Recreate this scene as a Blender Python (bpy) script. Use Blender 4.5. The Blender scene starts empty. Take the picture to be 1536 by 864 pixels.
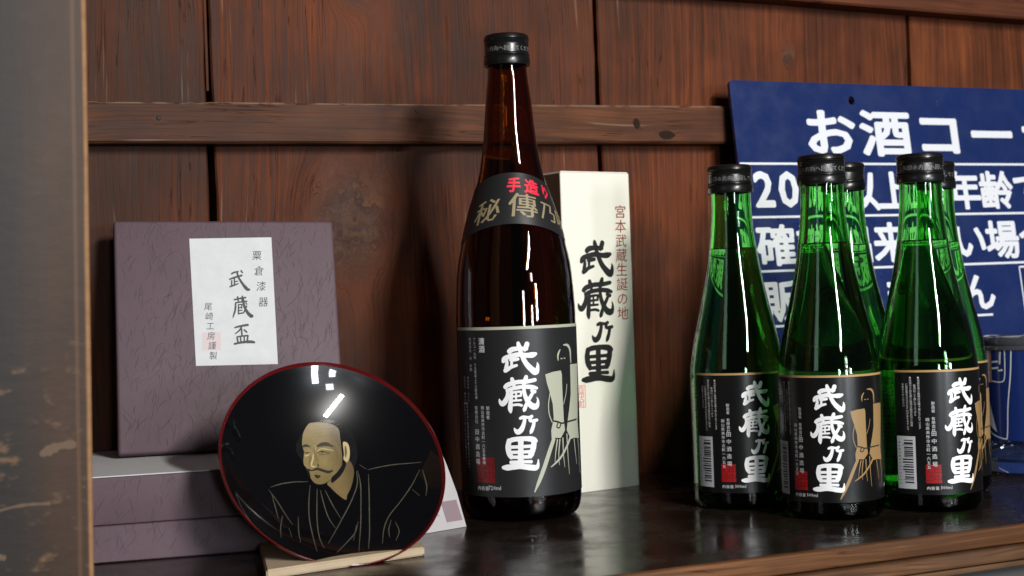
import bpy, bmesh, math, random
from mathutils import Vector, Matrix
R_ = math.radians
PI = math.pi
random.seed(7)
scn = bpy.context.scene
COL = scn.collection

# ------------------------------------------------------------------ camera, light, exposure
CAM_Z = .141
rho, pit = R_(2.0), R_(.21)
fw = Vector((0, math.cos(pit), math.sin(pit)))
up0 = Vector((0, -math.sin(pit), math.cos(pit)))
X_ = Vector((1, 0, 0))
cu = up0 * math.cos(rho) + X_ * math.sin(rho)
cr = X_ * math.cos(rho) - up0 * math.sin(rho)
cam_d = bpy.data.cameras.new('camera')
cam = bpy.data.objects.new('camera', cam_d); COL.objects.link(cam)
M_ = Matrix((cr, cu, -fw)).transposed().to_4x4(); M_.translation = Vector((0, 0, CAM_Z))
cam.matrix_world = M_
cam_d.sensor_width = 36; cam_d.lens = 50; cam_d.clip_start = .02; cam_d.clip_end = 60
cam_d.dof.use_dof = True; cam_d.dof.focus_distance = .86; cam_d.dof.aperture_fstop = 13.0
scn.camera = cam

world = bpy.data.worlds.new('World'); scn.world = world; world.use_nodes = True
bg = world.node_tree.nodes['Background']
bg.inputs[0].default_value = (.80, .84, .95, 1); bg.inputs[1].default_value = .03

def area(name, loc, target, sx, sy, power, col):
    l = bpy.data.lights.new(name, 'AREA'); l.shape = 'RECTANGLE'; l.size = sx; l.size_y = sy
    l.energy = power; l.color = col
    o = bpy.data.objects.new(name, l); COL.objects.link(o); o.location = loc
    o.rotation_euler = (Vector(target) - Vector(loc)).to_track_quat('-Z', 'Y').to_euler()
    return o
def polar(az, el, d, o=(.05, .9, .1)):
    a, e = R_(az), R_(el)
    return (o[0]+d*math.cos(e)*math.sin(a), o[1]-d*math.cos(e)*math.cos(a), o[2]+d*math.sin(e))
def panel(name, az, el, d, w, hgt, power, col, roll=0.0):
    o = area(name, polar(az, el, d), (.05, .9, .1), w, hgt, power, col)
    o.rotation_euler = (o.rotation_euler.to_matrix() @ Matrix.Rotation(R_(roll), 3, 'Z')).to_euler()
panel('lamp', 30, 22.5, 1.75, .060, .54, 29, (1.0, .97, .93), -42)
panel('window_pane', 15, 3, 3.2, .22, .46, 11, (.88, .94, 1.0))
panel('window_pane', 31, 1, 3.2, .20, .50, 11, (.88, .94, 1.0))
panel('window_pane', 41, 4.5, 3.2, .20, .44, 17, (.88, .94, 1.0))
panel('window_pane', 33, 11, 3.2, .24, .20, 4, (.88, .94, 1.0))
panel('doorway_light', -38, 16, 3.0, .5, 1.1, 2.2, (.80, .88, 1.0))  # weak cool area light from the front left

vs = scn.view_settings
vs.view_transform = 'Standard'; vs.look = 'None'; vs.exposure = 0.0; vs.gamma = 1; vs.use_curve_mapping = False
scn.render.engine = 'CYCLES'
cy = scn.cycles
cy.use_denoising = True
try: cy.denoiser = 'OPENIMAGEDENOISE'
except Exception: pass
cy.max_bounces = 16; cy.transmission_bounces = 14; cy.glossy_bounces = 6; cy.diffuse_bounces = 4
cy.transparent_max_bounces = 12
cy.caustics_refractive = True; cy.caustics_reflective = False
cy.blur_glossy = .3; cy.sample_clamp_indirect = 6

# ------------------------------------------------------------------ helpers
def new(name, me, m=None, parent=None):
    o = bpy.data.objects.new(name, me); COL.objects.link(o)
    if m is not None and me is not None:
        me.materials.clear(); me.materials.append(m)
    if parent is not None: o.parent = parent
    return o
def from_bm(name, bm, m, parent=None, smooth=False):
    me = bpy.data.meshes.new(name)
    bm.normal_update(); bm.to_mesh(me); bm.free()
    if smooth:
        for p in me.polygons: p.use_smooth = True
        try: me.set_sharp_from_angle(angle=R_(38))
        except Exception: pass
    return new(name, me, m, parent)
def tag(o, label=None, cat=None, group=None, kind=None):
    if label: o['label'] = label
    if cat: o['category'] = cat
    if group: o['group'] = group
    if kind: o['kind'] = kind
    return o
def empty(name, loc=(0, 0, 0), rz=0.0):
    o = bpy.data.objects.new(name, None); COL.objects.link(o)
    o.location = loc; o.rotation_euler = (0, 0, rz); o.empty_display_size = .02
    return o
def add_box(bm, x0, x1, y0, y1, z0, z1):
    v = [bm.verts.new((x, y, z)) for z in (z0, z1) for y in (y0, y1) for x in (x0, x1)]
    for f in ((0, 2, 3, 1), (4, 5, 7, 6), (0, 1, 5, 4), (2, 6, 7, 3), (0, 4, 6, 2), (1, 3, 7, 5)):
        bm.faces.new([v[i] for i in f])
    return v
def box(name, x0, x1, y0, y1, z0, z1, m, parent=None, bevel=0.0, seg=2):
    bm = bmesh.new(); add_box(bm, x0, x1, y0, y1, z0, z1)
    if bevel:
        bmesh.ops.bevel(bm, geom=bm.edges[:], offset=bevel, segments=seg, affect='EDGES', profile=.6)
    return from_bm(name, bm, m, parent, smooth=bool(bevel))
def prism(name, pts, z0, z1, m, parent=None, bevel=0.0):
    bm = bmesh.new()
    a = [bm.verts.new((x, y, z0)) for x, y in pts]; b = [bm.verts.new((x, y, z1)) for x, y in pts]
    n = len(pts)
    bm.faces.new(a[::-1]); bm.faces.new(b)
    for i in range(n): bm.faces.new((a[i], a[(i+1) % n], b[(i+1) % n], b[i]))
    if bevel: bmesh.ops.bevel(bm, geom=bm.edges[:], offset=bevel, segments=2, affect='EDGES')
    return from_bm(name, bm, m, parent, smooth=bool(bevel))
def lathe_bm(prof, seg=72, bm=None, close=False):
    """prof: (r, z) list; r = 0 at an end makes a pole"""
    bm = bm or bmesh.new(); rings = []
    for r, z in prof:
        if r < 1e-7: rings.append([bm.verts.new((0, 0, z))])
        else: rings.append([bm.verts.new((r*math.cos(2*PI*k/seg), r*math.sin(2*PI*k/seg), z)) for k in range(seg)])
    for a, b in zip(rings, rings[1:]):
        for k in range(seg):
            j = (k+1) % seg
            if len(a) == 1 and len(b) == 1: continue
            if len(a) == 1: bm.faces.new((a[0], b[j], b[k]))
            elif len(b) == 1: bm.faces.new((a[k], a[j], b[0]))
            else: bm.faces.new((a[k], a[j], b[j], b[k]))
    return bm
def smooth_prof(pts, n=6):
    """Catmull-Rom through (r, z) points"""
    out = []
    for i in range(len(pts)-1):
        p0 = pts[max(i-1, 0)]; p1 = pts[i]; p2 = pts[i+1]; p3 = pts[min(i+2, len(pts)-1)]
        for k in range(n):
            t = k/n
            out.append(tuple(.5*((2*p1[c]) + (-p0[c]+p2[c])*t + (2*p0[c]-5*p1[c]+4*p2[c]-p3[c])*t*t + (-p0[c]+3*p1[c]-3*p2[c]+p3[c])*t**3) for c in range(len(p1))))
    out.append(tuple(pts[-1]))
    return out

# ---- flat print: glyphs, brush strokes and filled shapes, made in 2D and mapped on to a surface
_glyph = {}
def glyph(ch, bold=0.0, res=1):
    k = (ch, bold, res)
    if k not in _glyph:
        c = bpy.data.curves.new('lettering', 'FONT'); c.body = ch; c.size = 1; c.resolution_u = res; c.offset = bold
        o = bpy.data.objects.new('lettering', c)
        me = bpy.data.meshes.new_from_object(o)
        _glyph[k] = ([(v.co.x, v.co.y) for v in me.vertices], [tuple(p.vertices) for p in me.polygons])
        bpy.data.objects.remove(o); bpy.data.curves.remove(c); bpy.data.meshes.remove(me)
    return _glyph[k]
def bolden(b):
    """a heavier weight is the glyph laid down a few times, slightly shifted"""
    if b < .015: return [(0, 0)]
    if b < .028: return [(-b*.6, 0), (b*.6, 0)]
    return [(b*math.cos(k*PI/4), b*math.sin(k*PI/4)) for k in range(8)] + [(0, 0)]
class Ink:
    """collects 2D shapes with a small lift each"""
    def __init__(s): s.v = []; s.f = []; s.n = 0
    def add(s, vs_, fs, lift=0.0):
        b = len(s.v); s.v += [(x, y, lift) for x, y in vs_]; s.f += [tuple(i+b for i in f) for f in fs]
    def char(s, ch, x, y, sx, sy=None, bold=0.0, slant=0.0, res=1):
        sy = sy or sx
        v, f = glyph(ch, 0.0, res)
        for i, (p, q) in enumerate(bolden(bold)):
            s.add([(x + (a+p-.5)*sx + (b-.38)*slant*sx, y + (b+q-.38)*sy) for a, b in v], f, i*5e-6)
    def latin(s, text, x, y, size, bold=0.0, res=1):
        v, f = glyph(text, 0.0, res)
        for i, (p, q) in enumerate(bolden(bold)):
            s.add([(x+(a+p)*size, y+(b+q)*size) for a, b in v], f, i*5e-6)
    def column(s, text, x, ytop, size, step=None, **k):
        step = step or size
        for i, ch in enumerate(text):
            if ch != ' ': s.char(ch, x, ytop - (i+.5)*step, size, **k)
    def row(s, text, x, y, size, step=None, **k):
        step = step or size
        for i, ch in enumerate(text):
            if ch != ' ': s.char(ch, x + (i+.5)*step, y, size, **k)
    def rect(s, x0, y0, x1, y1, lift=0.0):
        s.add([(x0, y0), (x1, y0), (x1, y1), (x0, y1)], [(0, 1, 2, 3)], lift)
    def stroke(s, pts, cap=True, n=5, rough=0.0, lift=None):
        """pts: (x, y, width)"""
        if lift is None:
            s.n += 1; lift = s.n*6e-6
        q = smooth_prof(pts, n) if len(pts) > 2 else smooth_prof(pts, 3)
        L = []; Rr = []
        for i, (x, y, w) in enumerate(q):
            a = q[max(i-1, 0)]; b = q[min(i+1, len(q)-1)]
            dx, dy = b[0]-a[0], b[1]-a[1]; l = math.hypot(dx, dy) or 1e-9
            nx, ny = -dy/l, dx/l; h = max(w, 1e-6)*.5*(1+random.uniform(-rough, rough))
            L.append((x+nx*h, y+ny*h)); Rr.append((x-nx*h, y-ny*h))
        m = len(q); vs_ = L+Rr; fs = [(i, m+i, m+i+1, i+1) for i in range(m-1)]
        if cap:
            for e, o in ((0, 1), (m-1, m-2)):
                x, y, w = q[e]; ox, oy, _ = q[o]; dx, dy = x-ox, y-oy; l = math.hypot(dx, dy) or 1e-9
                dx /= l; dy /= l; h = w*.5; b0 = len(vs_)
                A = (L if e == 0 else L)[e]; 
                arc = []
                for k in range(1, 6):
                    t = PI*k/6
                    # from left to right side round the end
                    lx, ly = L[e][0]-x, L[e][1]-y
                    arc.append((x + lx*math.cos(t) + dx*h*.85*math.sin(t), y + ly*math.cos(t) + dy*h*.85*math.sin(t)))
                vs_ += arc
                fs.append((e,) + tuple(range(b0, b0+5)) + (m+e,))
        s.add(vs_, fs, lift)
    def poly(s, pts, lift=None, smooth=0):
        if lift is None:
            s.n += 1; lift = s.n*6e-6
        if smooth:
            p = list(pts); n = len(p); out = []
            for i in range(n):
                p0, p1, p2, p3 = p[i-1], p[i], p[(i+1) % n], p[(i+2) % n]
                for k in range(smooth):
                    t = k/smooth
                    out.append(tuple(.5*((2*p1[c])+(-p0[c]+p2[c])*t+(2*p0[c]-5*p1[c]+4*p2[c]-p3[c])*t*t+(-p0[c]+3*p1[c]-3*p2[c]+p3[c])*t**3) for c in (0, 1)))
            pts = out
        s.add(list(pts), [tuple(range(len(pts)))], lift)
    def build(s, name, mp, m, parent, cuts=None):
        """mp(x, y, lift) -> 3D; cuts = (step_x, step_y) slices big faces so that they follow a curve"""
        bm = bmesh.new()
        vv = [bm.verts.new(p) for p in s.v]
        for f in s.f:
            try: bm.faces.new([vv[i] for i in f])
            except ValueError: pass
        if cuts:
            bmesh.ops.triangulate(bm, faces=[f for f in bm.faces if len(f.verts) > 4])
            xs = [p[0] for p in s.v]; ys = [p[1] for p in s.v]
            for ax, step, lo, hi in ((0, cuts[0], min(xs), max(xs)), (1, cuts[1], min(ys), max(ys))):
                if not step: continue
                c = lo + step
                while c < hi:
                    co = (c, 0, 0) if ax == 0 else (0, c, 0); no = (1, 0, 0) if ax == 0 else (0, 1, 0)
                    bmesh.ops.bisect_plane(bm, geom=bm.verts[:]+bm.edges[:]+bm.faces[:], plane_co=co, plane_no=no)
                    c += step
        for v in bm.verts: v.co = mp(*v.co)
        return from_bm(name, bm, m, parent)

# ------------------------------------------------------------------ materials
def mat(name, col=(.5, .5, .5), rough=.5, **k):
    m = bpy.data.materials.new(name); m.use_nodes = True
    b = m.node_tree.nodes['Principled BSDF']
    b.inputs['Base Color'].default_value = (*col, 1); b.inputs['Roughness'].default_value = rough
    for n, v in k.items(): b.inputs[n.replace('_', ' ')].default_value = v
    return m
class NT:
    def __init__(s, m): s.t = m.node_tree; s.b = s.t.nodes['Principled BSDF']
    def n(s, typ, **k):
        x = s.t.nodes.new(typ)
        for a, b in k.items(): setattr(x, a, b)
        return x
    def l(s, a, b): s.t.links.new(a, b)
    def val(s, sock, v):
        if hasattr(v, 'is_linked') or hasattr(v, 'links'): s.l(v, sock)
        else: sock.default_value = v
    def math(s, op, a, b=0.0, c=None, clamp=False):
        x = s.n('ShaderNodeMath', operation=op); x.use_clamp = clamp
        s.val(x.inputs[0], a); s.val(x.inputs[1], b)
        if c is not None: s.val(x.inputs[2], c)
        return x.outputs[0]
    def comb(s, x, y, z):
        c = s.n('ShaderNodeCombineXYZ')
        for i, v in enumerate((x, y, z)): s.val(c.inputs[i], v)
        return c.outputs[0]
    def noise(s, vec, scale=1.0, detail=4.0, rough=.55, dist=0.0):
        x = s.n('ShaderNodeTexNoise'); s.l(vec, x.inputs['Vector'])
        x.inputs['Scale'].default_value = scale; x.inputs['Detail'].default_value = detail
        x.inputs['Roughness'].default_value = rough; x.inputs['Distortion'].default_value = dist
        return x.outputs['Fac']
    def ramp(s, fac, stops):
        x = s.n('ShaderNodeValToRGB'); e = x.color_ramp.elements
        while len(e) < len(stops): e.new(.5)
        for el, (p, c) in zip(e, stops):
            el.position = p; el.color = (*c, 1) if len(c) == 3 else c
        s.l(fac, x.inputs[0]); return x.outputs[0]
    def smooth(s, v, lo, hi, a=0.0, b=1.0):
        x = s.n('ShaderNodeMapRange', interpolation_type='SMOOTHSTEP')
        s.l(v, x.inputs[0]); x.inputs[1].default_value = lo; x.inputs[2].default_value = hi
        x.inputs[3].default_value = a; x.inputs[4].default_value = b
        return x.outputs[0]
    def mix(s, fac, a, b, mode='MIX'):
        x = s.n('ShaderNodeMix', data_type='RGBA', blend_type=mode)
        s.val(x.inputs[0], fac)
        for sock, v in ((x.inputs[6], a), (x.inputs[7], b)):
            if isinstance(v, tuple): sock.default_value = (*v, 1)
            else: s.l(v, sock)
        return x.outputs[2]
    def obj(s):
        tc = s.n('ShaderNodeTexCoord'); sp = s.n('ShaderNodeSeparateXYZ'); s.l(tc.outputs['Object'], sp.inputs[0])
        return tc.outputs['Object'], sp.outputs[0], sp.outputs[1], sp.outputs[2]
    def bump(s, h, strength=.4, dist=.001):
        x = s.n('ShaderNodeBump'); x.inputs['Strength'].default_value = strength; x.inputs['Distance'].default_value = dist
        s.l(h, x.inputs['Height']); s.l(x.outputs[0], s.b.inputs['Normal'])

def wood(name, seed, knots=(), along='z', dark=(.020, .008, .004), mid=(.095, .031, .013), light=(.21, .072, .026), rough=.5,
         stain=.5, pale=(.34, .20, .12), gscale=1.0):
    dark = tuple(v*.7 for v in dark); mid = (mid[0]*.84, mid[1]*.80, mid[2]*.72); light = (light[0]*1.04, light[1]*.98, light[2]*.84)
    m = mat(name, mid, rough); t = NT(m)
    _, x, y, z = t.obj()
    if along == 'x': x, z = z, x
    a = t.math('ADD', x, seed*.731); z0 = z
    # slow waver of the grain
    wav = t.noise(t.comb(t.math('MULTIPLY', a, 7.), t.math('MULTIPLY', z, 3.2), seed*3.1), 1., 2.)
    u = t.math('ADD', x, t.math('MULTIPLY', t.math('SUBTRACT', wav, .5), .030))
    kmask = None
    for kx, kz, sz, sh in knots:
        dx = t.math('SUBTRACT', x, kx); dz = t.math('MULTIPLY', t.math('SUBTRACT', z, kz), sh)
        d = t.math('SQRT', t.math('ADD', t.math('MULTIPLY', dx, dx), t.math('MULTIPLY', dz, dz)))
        inf = t.smooth(d, sz*.25, sz, 1., 0.)
        kw = t.noise(t.comb(t.math('MULTIPLY', x, 55.), t.math('MULTIPLY', z, 40.), seed+kx), 1., 4., .6)
        tgt = t.math('ADD', t.math('ADD', t.math('MULTIPLY', d, .5), kx), t.math('MULTIPLY', t.math('SUBTRACT', kw, .5), .055))
        u = t.math('ADD', t.math('MULTIPLY', u, t.math('SUBTRACT', 1., inf)), t.math('MULTIPLY', tgt, inf))
        core = t.smooth(d, sz*.18, sz*.75, 1., 0.)
        kmask = core if kmask is None else t.math('MAXIMUM', kmask, core)
    uu = t.math('ADD', u, seed*.731)
    rings = t.noise(t.comb(t.math('MULTIPLY', uu, 260.*gscale), t.math('MULTIPLY', z, 4.5), seed), 1., 3., .6)
    fib = t.noise(t.comb(t.math('MULTIPLY', uu, 620.*gscale), t.math('MULTIPLY', z, 14.), seed+5), 1., 3., .6)
    broad = t.noise(t.comb(t.math('MULTIPLY', uu, 16.), t.math('MULTIPLY', z, 6.0), seed+9), 1., 3., .6)
    blot = t.noise(t.comb(t.math('MULTIPLY', a, 13.), t.math('MULTIPLY', z, 10.), seed+13), 1., 5., .6)
    f = t.math('ADD', t.math('ADD', t.math('MULTIPLY', rings, .40), t.math('MULTIPLY', fib, .30)),
               t.math('ADD', t.math('MULTIPLY', broad, .22), t.math('MULTIPLY', blot, .12)))
    c = t.ramp(f, [(.33, dark), (.51, mid), (.72, light)])
    st = t.smooth(blot, .36, .60, stain*.75, 0.)
    c = t.mix(st, c, (dark[0]*1.5, dark[1]*1.7, dark[2]*1.9))
    # thin pale scratches along the grain
    sc = t.noise(t.comb(t.math('MULTIPLY', uu, 330.), t.math('MULTIPLY', z, 9.), seed+21), 1., 1., .4)
    sc2 = t.noise(t.comb(t.math('MULTIPLY', a, 30.), t.math('MULTIPLY', z, 12.), seed+25), 1., 2., .5)
    sm = t.math('MULTIPLY', t.smooth(sc, .66, .74, 0., 1.), t.smooth(sc2, .50, .62, 0., .55))
    c = t.mix(sm, c, pale)
    # ruddy, less weathered runs of grain
    ru = t.noise(t.comb(t.math('MULTIPLY', uu, 13.), t.math('MULTIPLY', z, 4.5), seed+43), 1., 4., .6)
    c = t.mix(t.smooth(ru, .45, .68, 0., .40), c, (light[0]*.95, light[1]*.98, light[2]*1.1))
    lowf = t.noise(t.comb(t.math('MULTIPLY', a, 6.), t.math('MULTIPLY', z, 7.), seed+51), 1., 3., .6)
    c = t.mix(t.smooth(lowf, .36, .60, .42, 0.), c, (dark[0]*1.6, dark[1]*1.9, dark[2]*2.2))
    # sharp dark pores, fine drying cracks
    po = t.noise(t.comb(t.math('MULTIPLY', uu, 800.), t.math('MULTIPLY', z, 9.), seed+31), 1., 2., .5)
    c = t.mix(t.smooth(po, .54, .70, 0., .42), c, (dark[0]*.9, dark[1]*.9, dark[2]*.9))
    ck = t.noise(t.comb(t.math('MULTIPLY', uu, 170.), t.math('MULTIPLY', z, 5.), seed+37), 1., 2., .5)
    crk = t.math('MULTIPLY', t.smooth(t.math('ABSOLUTE', t.math('SUBTRACT', ck, .5)), .002, .008, 1., 0.), t.smooth(blot, .50, .60, 0., .7))
    c = t.mix(crk, c, (dark[0]*.5, dark[1]*.5, dark[2]*.5))
    if kmask is not None:
        kn = t.noise(t.comb(t.math('MULTIPLY', u, 170.), t.math('MULTIPLY', z, 32.), seed+2), 1., 6., .7, .8)
        kc = t.ramp(kn, [(.38, (.018, .010, .008)), (.52, (.060, .036, .027)), (.66, (.13, .065, .030)), (.80, (.26, .15, .08))])
        c = t.mix(t.math('MULTIPLY', kmask, .70), c, kc)
    t.l(c, t.b.inputs['Base Color'])
    h = t.math('ADD', t.math('MULTIPLY', rings, .6), t.math('SUBTRACT', t.math('MULTIPLY', fib, .5), t.math('MULTIPLY', crk, .8)))
    t.bump(h, .55, .0012)
    t.l(t.smooth(f, .35, .7, rough+.0, rough+.18), t.b.inputs['Roughness'])
    t.b.inputs['Specular IOR Level'].default_value = .15
    return m

# ------------------------------------------------------------------ the setting: plank wall, rails, shelf, post
TH = R_(24)
def structure(o): o['kind'] = 'structure'; return o
black = mat('gap_dark', (.006, .005, .004), .9)
wall = structure(box('wall', -.62, .95, .024, .04, -.12, .62, black)); wall.location = (0, 1.05, 0); wall.rotation_euler = (0, 0, TH)
def board(x0, x1, m, jag=0.0, y=0.0):
    """a plank with slightly wandering edges"""
    bm = bmesh.new(); n = 40; z0, z1 = -.02, .50
    rows = []
    for i in range(n+1):
        z = z0+(z1-z0)*i/n
        a = x0 + random.uniform(-.0004, .0004) + .0007*math.sin(z*17+x0*40); b = x1 + random.uniform(-.0004, .0004) + .0008*math.sin(z*13+x1*50)
        rows.append([bm.verts.new((a+.0012, y, z)), bm.verts.new((b-.0012, y, z)), bm.verts.new((b, y+.0012, z)), bm.verts.new((b, y+.018, z)), bm.verts.new((a, y+.018, z)), bm.verts.new((a, y+.0012, z))])
    for r0, r1 in zip(rows, rows[1:]):
        for k in range(6): bm.faces.new((r0[k], r0[(k+1) % 6], r1[(k+1) % 6], r1[k]))
    bm.faces.new(rows[0][::-1]); bm.faces.new(rows[-1])
    bmesh.ops.recalc_face_normals(bm, faces=bm.faces[:])
    return from_bm('board', bm, m, wall)
W1 = wood('aged_board_wood', 1.0, mid=(.075, .023, .010), light=(.155, .042, .015))
W2 = wood('knotty_board_wood', 2.0, knots=((-.112, .366, .030, .8), (-.122, .196, .052, .75)), light=(.20, .054, .017), mid=(.088, .024, .010), stain=.6)
W3 = wood('red_board_wood', 3.0, knots=((.252, .326, .012, .8),), light=(.27, .072, .023), mid=(.12, .031, .011), stain=.45, gscale=1.15)
W4 = wood('right_board_wood', 4.0, light=(.27, .076, .026), mid=(.12, .034, .013), stain=.35)
W2b = wood('streaked_board_wood', 5.0, knots=((.052, .331, .030, 1.6),), light=(.19, .050, .016), mid=(.085, .023, .009), stain=.6)
board(-.56, -.2205, W1)
board(-.2170, .0752, W2)
board(.0785, .3742, W3)
board(.3768, .80, W4)
# a sliver split off the second plank
sl = box('splinter', -.2205, -.2189, .0005, .012, .285, .50, W1, wall)

RW = wood('rail_wood', 6.0, along='x', dark=(.030, .011, .006), mid=(.095, .035, .018), light=(.23, .088, .042), rough=.48, stain=.55, pale=(.38, .27, .20))
def rail(name, x0, x1, za0, zb0, za1, zb1, y, m, n=24):
    """a batten on the planks whose height runs from (za0, zb0) at x0 to (za1, zb1) at x1"""
    bm = bmesh.new(); rows = []
    for i in range(n+1):
        t = i/n; x = x0+(x1-x0)*t; a = za0+(za1-za0)*t; b = zb0+(zb1-zb0)*t
        a += random.uniform(-.00025, .00025); b += random.uniform(-.0002, .0002)
        c = .0016
        pr = [(-.0005, a), (-y+c, a), (-y, a+c), (-y, b-c), (-y+c, b), (-.0005, b)]
        rows.append([bm.verts.new((x, p, z)) for p, z in pr])
    for r0, r1 in zip(rows, rows[1:]):
        for k in range(6): bm.faces.new((r0[k], r1[k], r1[(k+1) % 6], r0[(k+1) % 6]))
    bm.faces.new(rows[0]); bm.faces.new(rows[-1][::-1])
    bmesh.ops.recalc_face_normals(bm, faces=bm.faces[:])
    return from_bm(name, bm, m, wall)
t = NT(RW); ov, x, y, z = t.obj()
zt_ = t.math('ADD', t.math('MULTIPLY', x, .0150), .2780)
top_hl = t.math('MULTIPLY', t.smooth(t.math('SUBTRACT', z, zt_), -.0018, -.0006, 0., .55), t.smooth(t.noise(t.comb(t.math('MULTIPLY', x, 60.), 0., t.math('MULTIPLY', z, 300.)), 1., 3.), .38, .55))
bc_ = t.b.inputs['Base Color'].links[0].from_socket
t.l(t.mix(top_hl, bc_, (.36, .25, .18)), t.b.inputs['Base Color'])  # pale top edge: highlight from above put into the rail's colour
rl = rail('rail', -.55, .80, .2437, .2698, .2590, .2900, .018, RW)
TW = wood('top_rail_wood', 7.0, along='x', dark=(.03, .010, .006), mid=(.10, .032, .016), light=(.20, .065, .030), stain=.3)
rail('top_rail', -.55, .80, .3790, .44, .3568, .42, .022, TW)
nailm = mat('rusty_nail', (.012, .010, .010), .7)
for s_, z_, r_ in ((-.2565, .2636, .0016), (-.0768, .2715, .0013)):
    bm = lathe_bm([(0, .0006), (r_*.8, .0005), (r_, 0)], 14)
    o = from_bm('nail_head', bm, nailm, rl, True); o.location = (s_, -.0182, z_); o.rotation_euler = (PI/2, 0, 0)
knotm = mat('dark_knot', (.026, .015, .010), .85); knotm.node_tree.nodes['Principled BSDF'].inputs['Specular IOR Level'].default_value = .1
for s_, z_, a_, b_ in ((.0998, .2660, .0030, .0042), (.1255, .2575, .0075, .0032)):
    k = Ink(); k.poly([(s_+a_*math.cos(t*PI/6)*random.uniform(.8, 1.1), z_+b_*math.sin(t*PI/6)*random.uniform(.8, 1.1)) for t in range(12)], smooth=3)
    k.build('knot', lambda x, y, l: (x, -.0183-l, y), knotm, rl)

# shelf
SW = mat('dark_shelf_wood', (.02, .013, .009), .3); t = NT(SW)
ov, x, y, z = t.obj()
g = t.noise(t.comb(t.math('MULTIPLY', x, 5.), t.math('MULTIPLY', y, 130.), 0.), 1., 4., .6)
sm = t.noise(t.comb(t.math('MULTIPLY', x, 22.), t.math('MULTIPLY', y, 55.), 3.), 1., 4., .6, 1.5)
c = t.ramp(g, [(.3, (.011, .0075, .0055)), (.55, (.018, .011, .008)), (.8, (.030, .018, .012))])
scr = t.noise(t.comb(t.math('MULTIPLY', x, 90.), t.math('MULTIPLY', y, 420.), 7.), 1., 3., .6)
msk = t.math('MULTIPLY', t.smooth(scr, .62, .72), t.smooth(sm, .54, .66, 0., .5))
c = t.mix(msk, c, (.10, .085, .075)); t.l(c, t.b.inputs['Base Color'])
t.l(t.math('ADD', t.smooth(t.noise(ov, 26., 4., .6), .35, .65, .13, .30), t.math('MULTIPLY', g, .0)), t.b.inputs['Roughness'])

dst = t.n('ShaderNodeTexVoronoi'); t.l(ov, dst.inputs['Vector']); dst.inputs['Scale'].default_value = 260
dm_ = t.math('MULTIPLY', t.smooth(dst.outputs['Distance'], .05, .12, .5, 0.), t.smooth(t.noise(ov, 30., 3.), .5, .65))
c = t.mix(dm_, c, (.16, .15, .14)); t.l(c, t.b.inputs['Base Color'])
pass
shelf = structure(empty('shelf', (0, 1.05, 0), TH))
box('shelf_board', -.62, .95, -.334, -.0005, -.0102, 0, SW, shelf)
EW = wood('worn_edge_wood', 8.0, along='x', dark=(.06, .026, .012), mid=(.13, .055, .024), light=(.30, .14, .062), stain=.35, rough=.45, pale=(.5, .32, .18))
EW2 = wood('moulding_wood', 9.0, along='x', dark=(.04, .02, .012), mid=(.11, .052, .026), light=(.28, .15, .075), stain=.4, rough=.5, pale=(.5, .34, .2))
box('edge_strip', -.62, .95, -.3405, -.3343, -.0100, .0003, EW, shelf, .0016, 3)
box('edge_moulding', -.62, .95, -.3440, -.3200, -.0185, -.0106, EW2, shelf, .0022, 3)
box('lower_moulding', -.62, .95, -.3410, -.3200, -.0225, -.0190, EW2, shelf, .0012, 2)
box('apron', -.62, .95, -.3300, -.3150, -.12, -.0230, mat('apron_dark', (.055, .052, .050), .6), shelf)

# left post
PWm = mat('post_wood', (.1, .09, .08), .55); t = NT(PWm)
ov, x, y, z = t.obj()
edge = t.smooth(x, -.036, -.012)
f1 = t.noise(t.comb(t.math('MULTIPLY', x, 90.), t.math('MULTIPLY', y, 90.), t.math('MULTIPLY', z, 7.)), 1., 4., .6)
f2 = t.noise(t.comb(t.math('MULTIPLY', x, 30.), y, t.math('MULTIPLY', z, 11.)), 1., 4., .6)
base = t.mix(edge, t.mix(f2, (.011, .0095, .0085), (.029, .025, .022)), t.mix(f2, (.020, .011, .007), (.080, .042, .024)))  # greyish zone beside the brown: sheen put into the base colour
base = t.mix(t.math('MULTIPLY', f1, .35), base, (.030, .020, .016))
wear = t.noise(t.comb(t.math('MULTIPLY', x, 70.), 0., t.math('MULTIPLY', z, 130.)), 1., 3., .6)
low = t.math('MULTIPLY', t.smooth(wear, .56, .70), t.smooth(z, .09, .15, .8, .05))
base = t.mix(low, base, (.15, .085, .045))
arr = t.smooth(t.math('ADD', x, t.math('MULTIPLY', f1, .0014)), -.0022, -.0008)
ar2 = t.smooth(t.math('ABSOLUTE', t.math('ADD', x, t.math('ADD', .0052, t.math('MULTIPLY', f1, .0016)))), .0003, .0012, .5, 0.)
base = t.mix(ar2, base, (.13, .068, .034))
base = t.mix(arr, base, t.mix(wear, (.16, .08, .04), (.42, .23, .11)))
t.l(base, t.b.inputs['Base Color']); t.bump(t.math('ADD', f1, wear), .3, .0008); t.b.inputs['Specular IOR Level'].default_value = .22
post = box('post', -.30, 0, 0, .11, -.24, .50, PWm, None, .003, 3)
tag(post, 'blurred grey brown wooden post with a worn orange edge at the left front', 'post')
psi = R_(24)
post.location = (-.1800, .5985, .005); post.rotation_euler = (0, R_(1.1), psi)
scm = mat('bare_wood_scratch', (.11, .065, .038), .7)
k = Ink()
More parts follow.
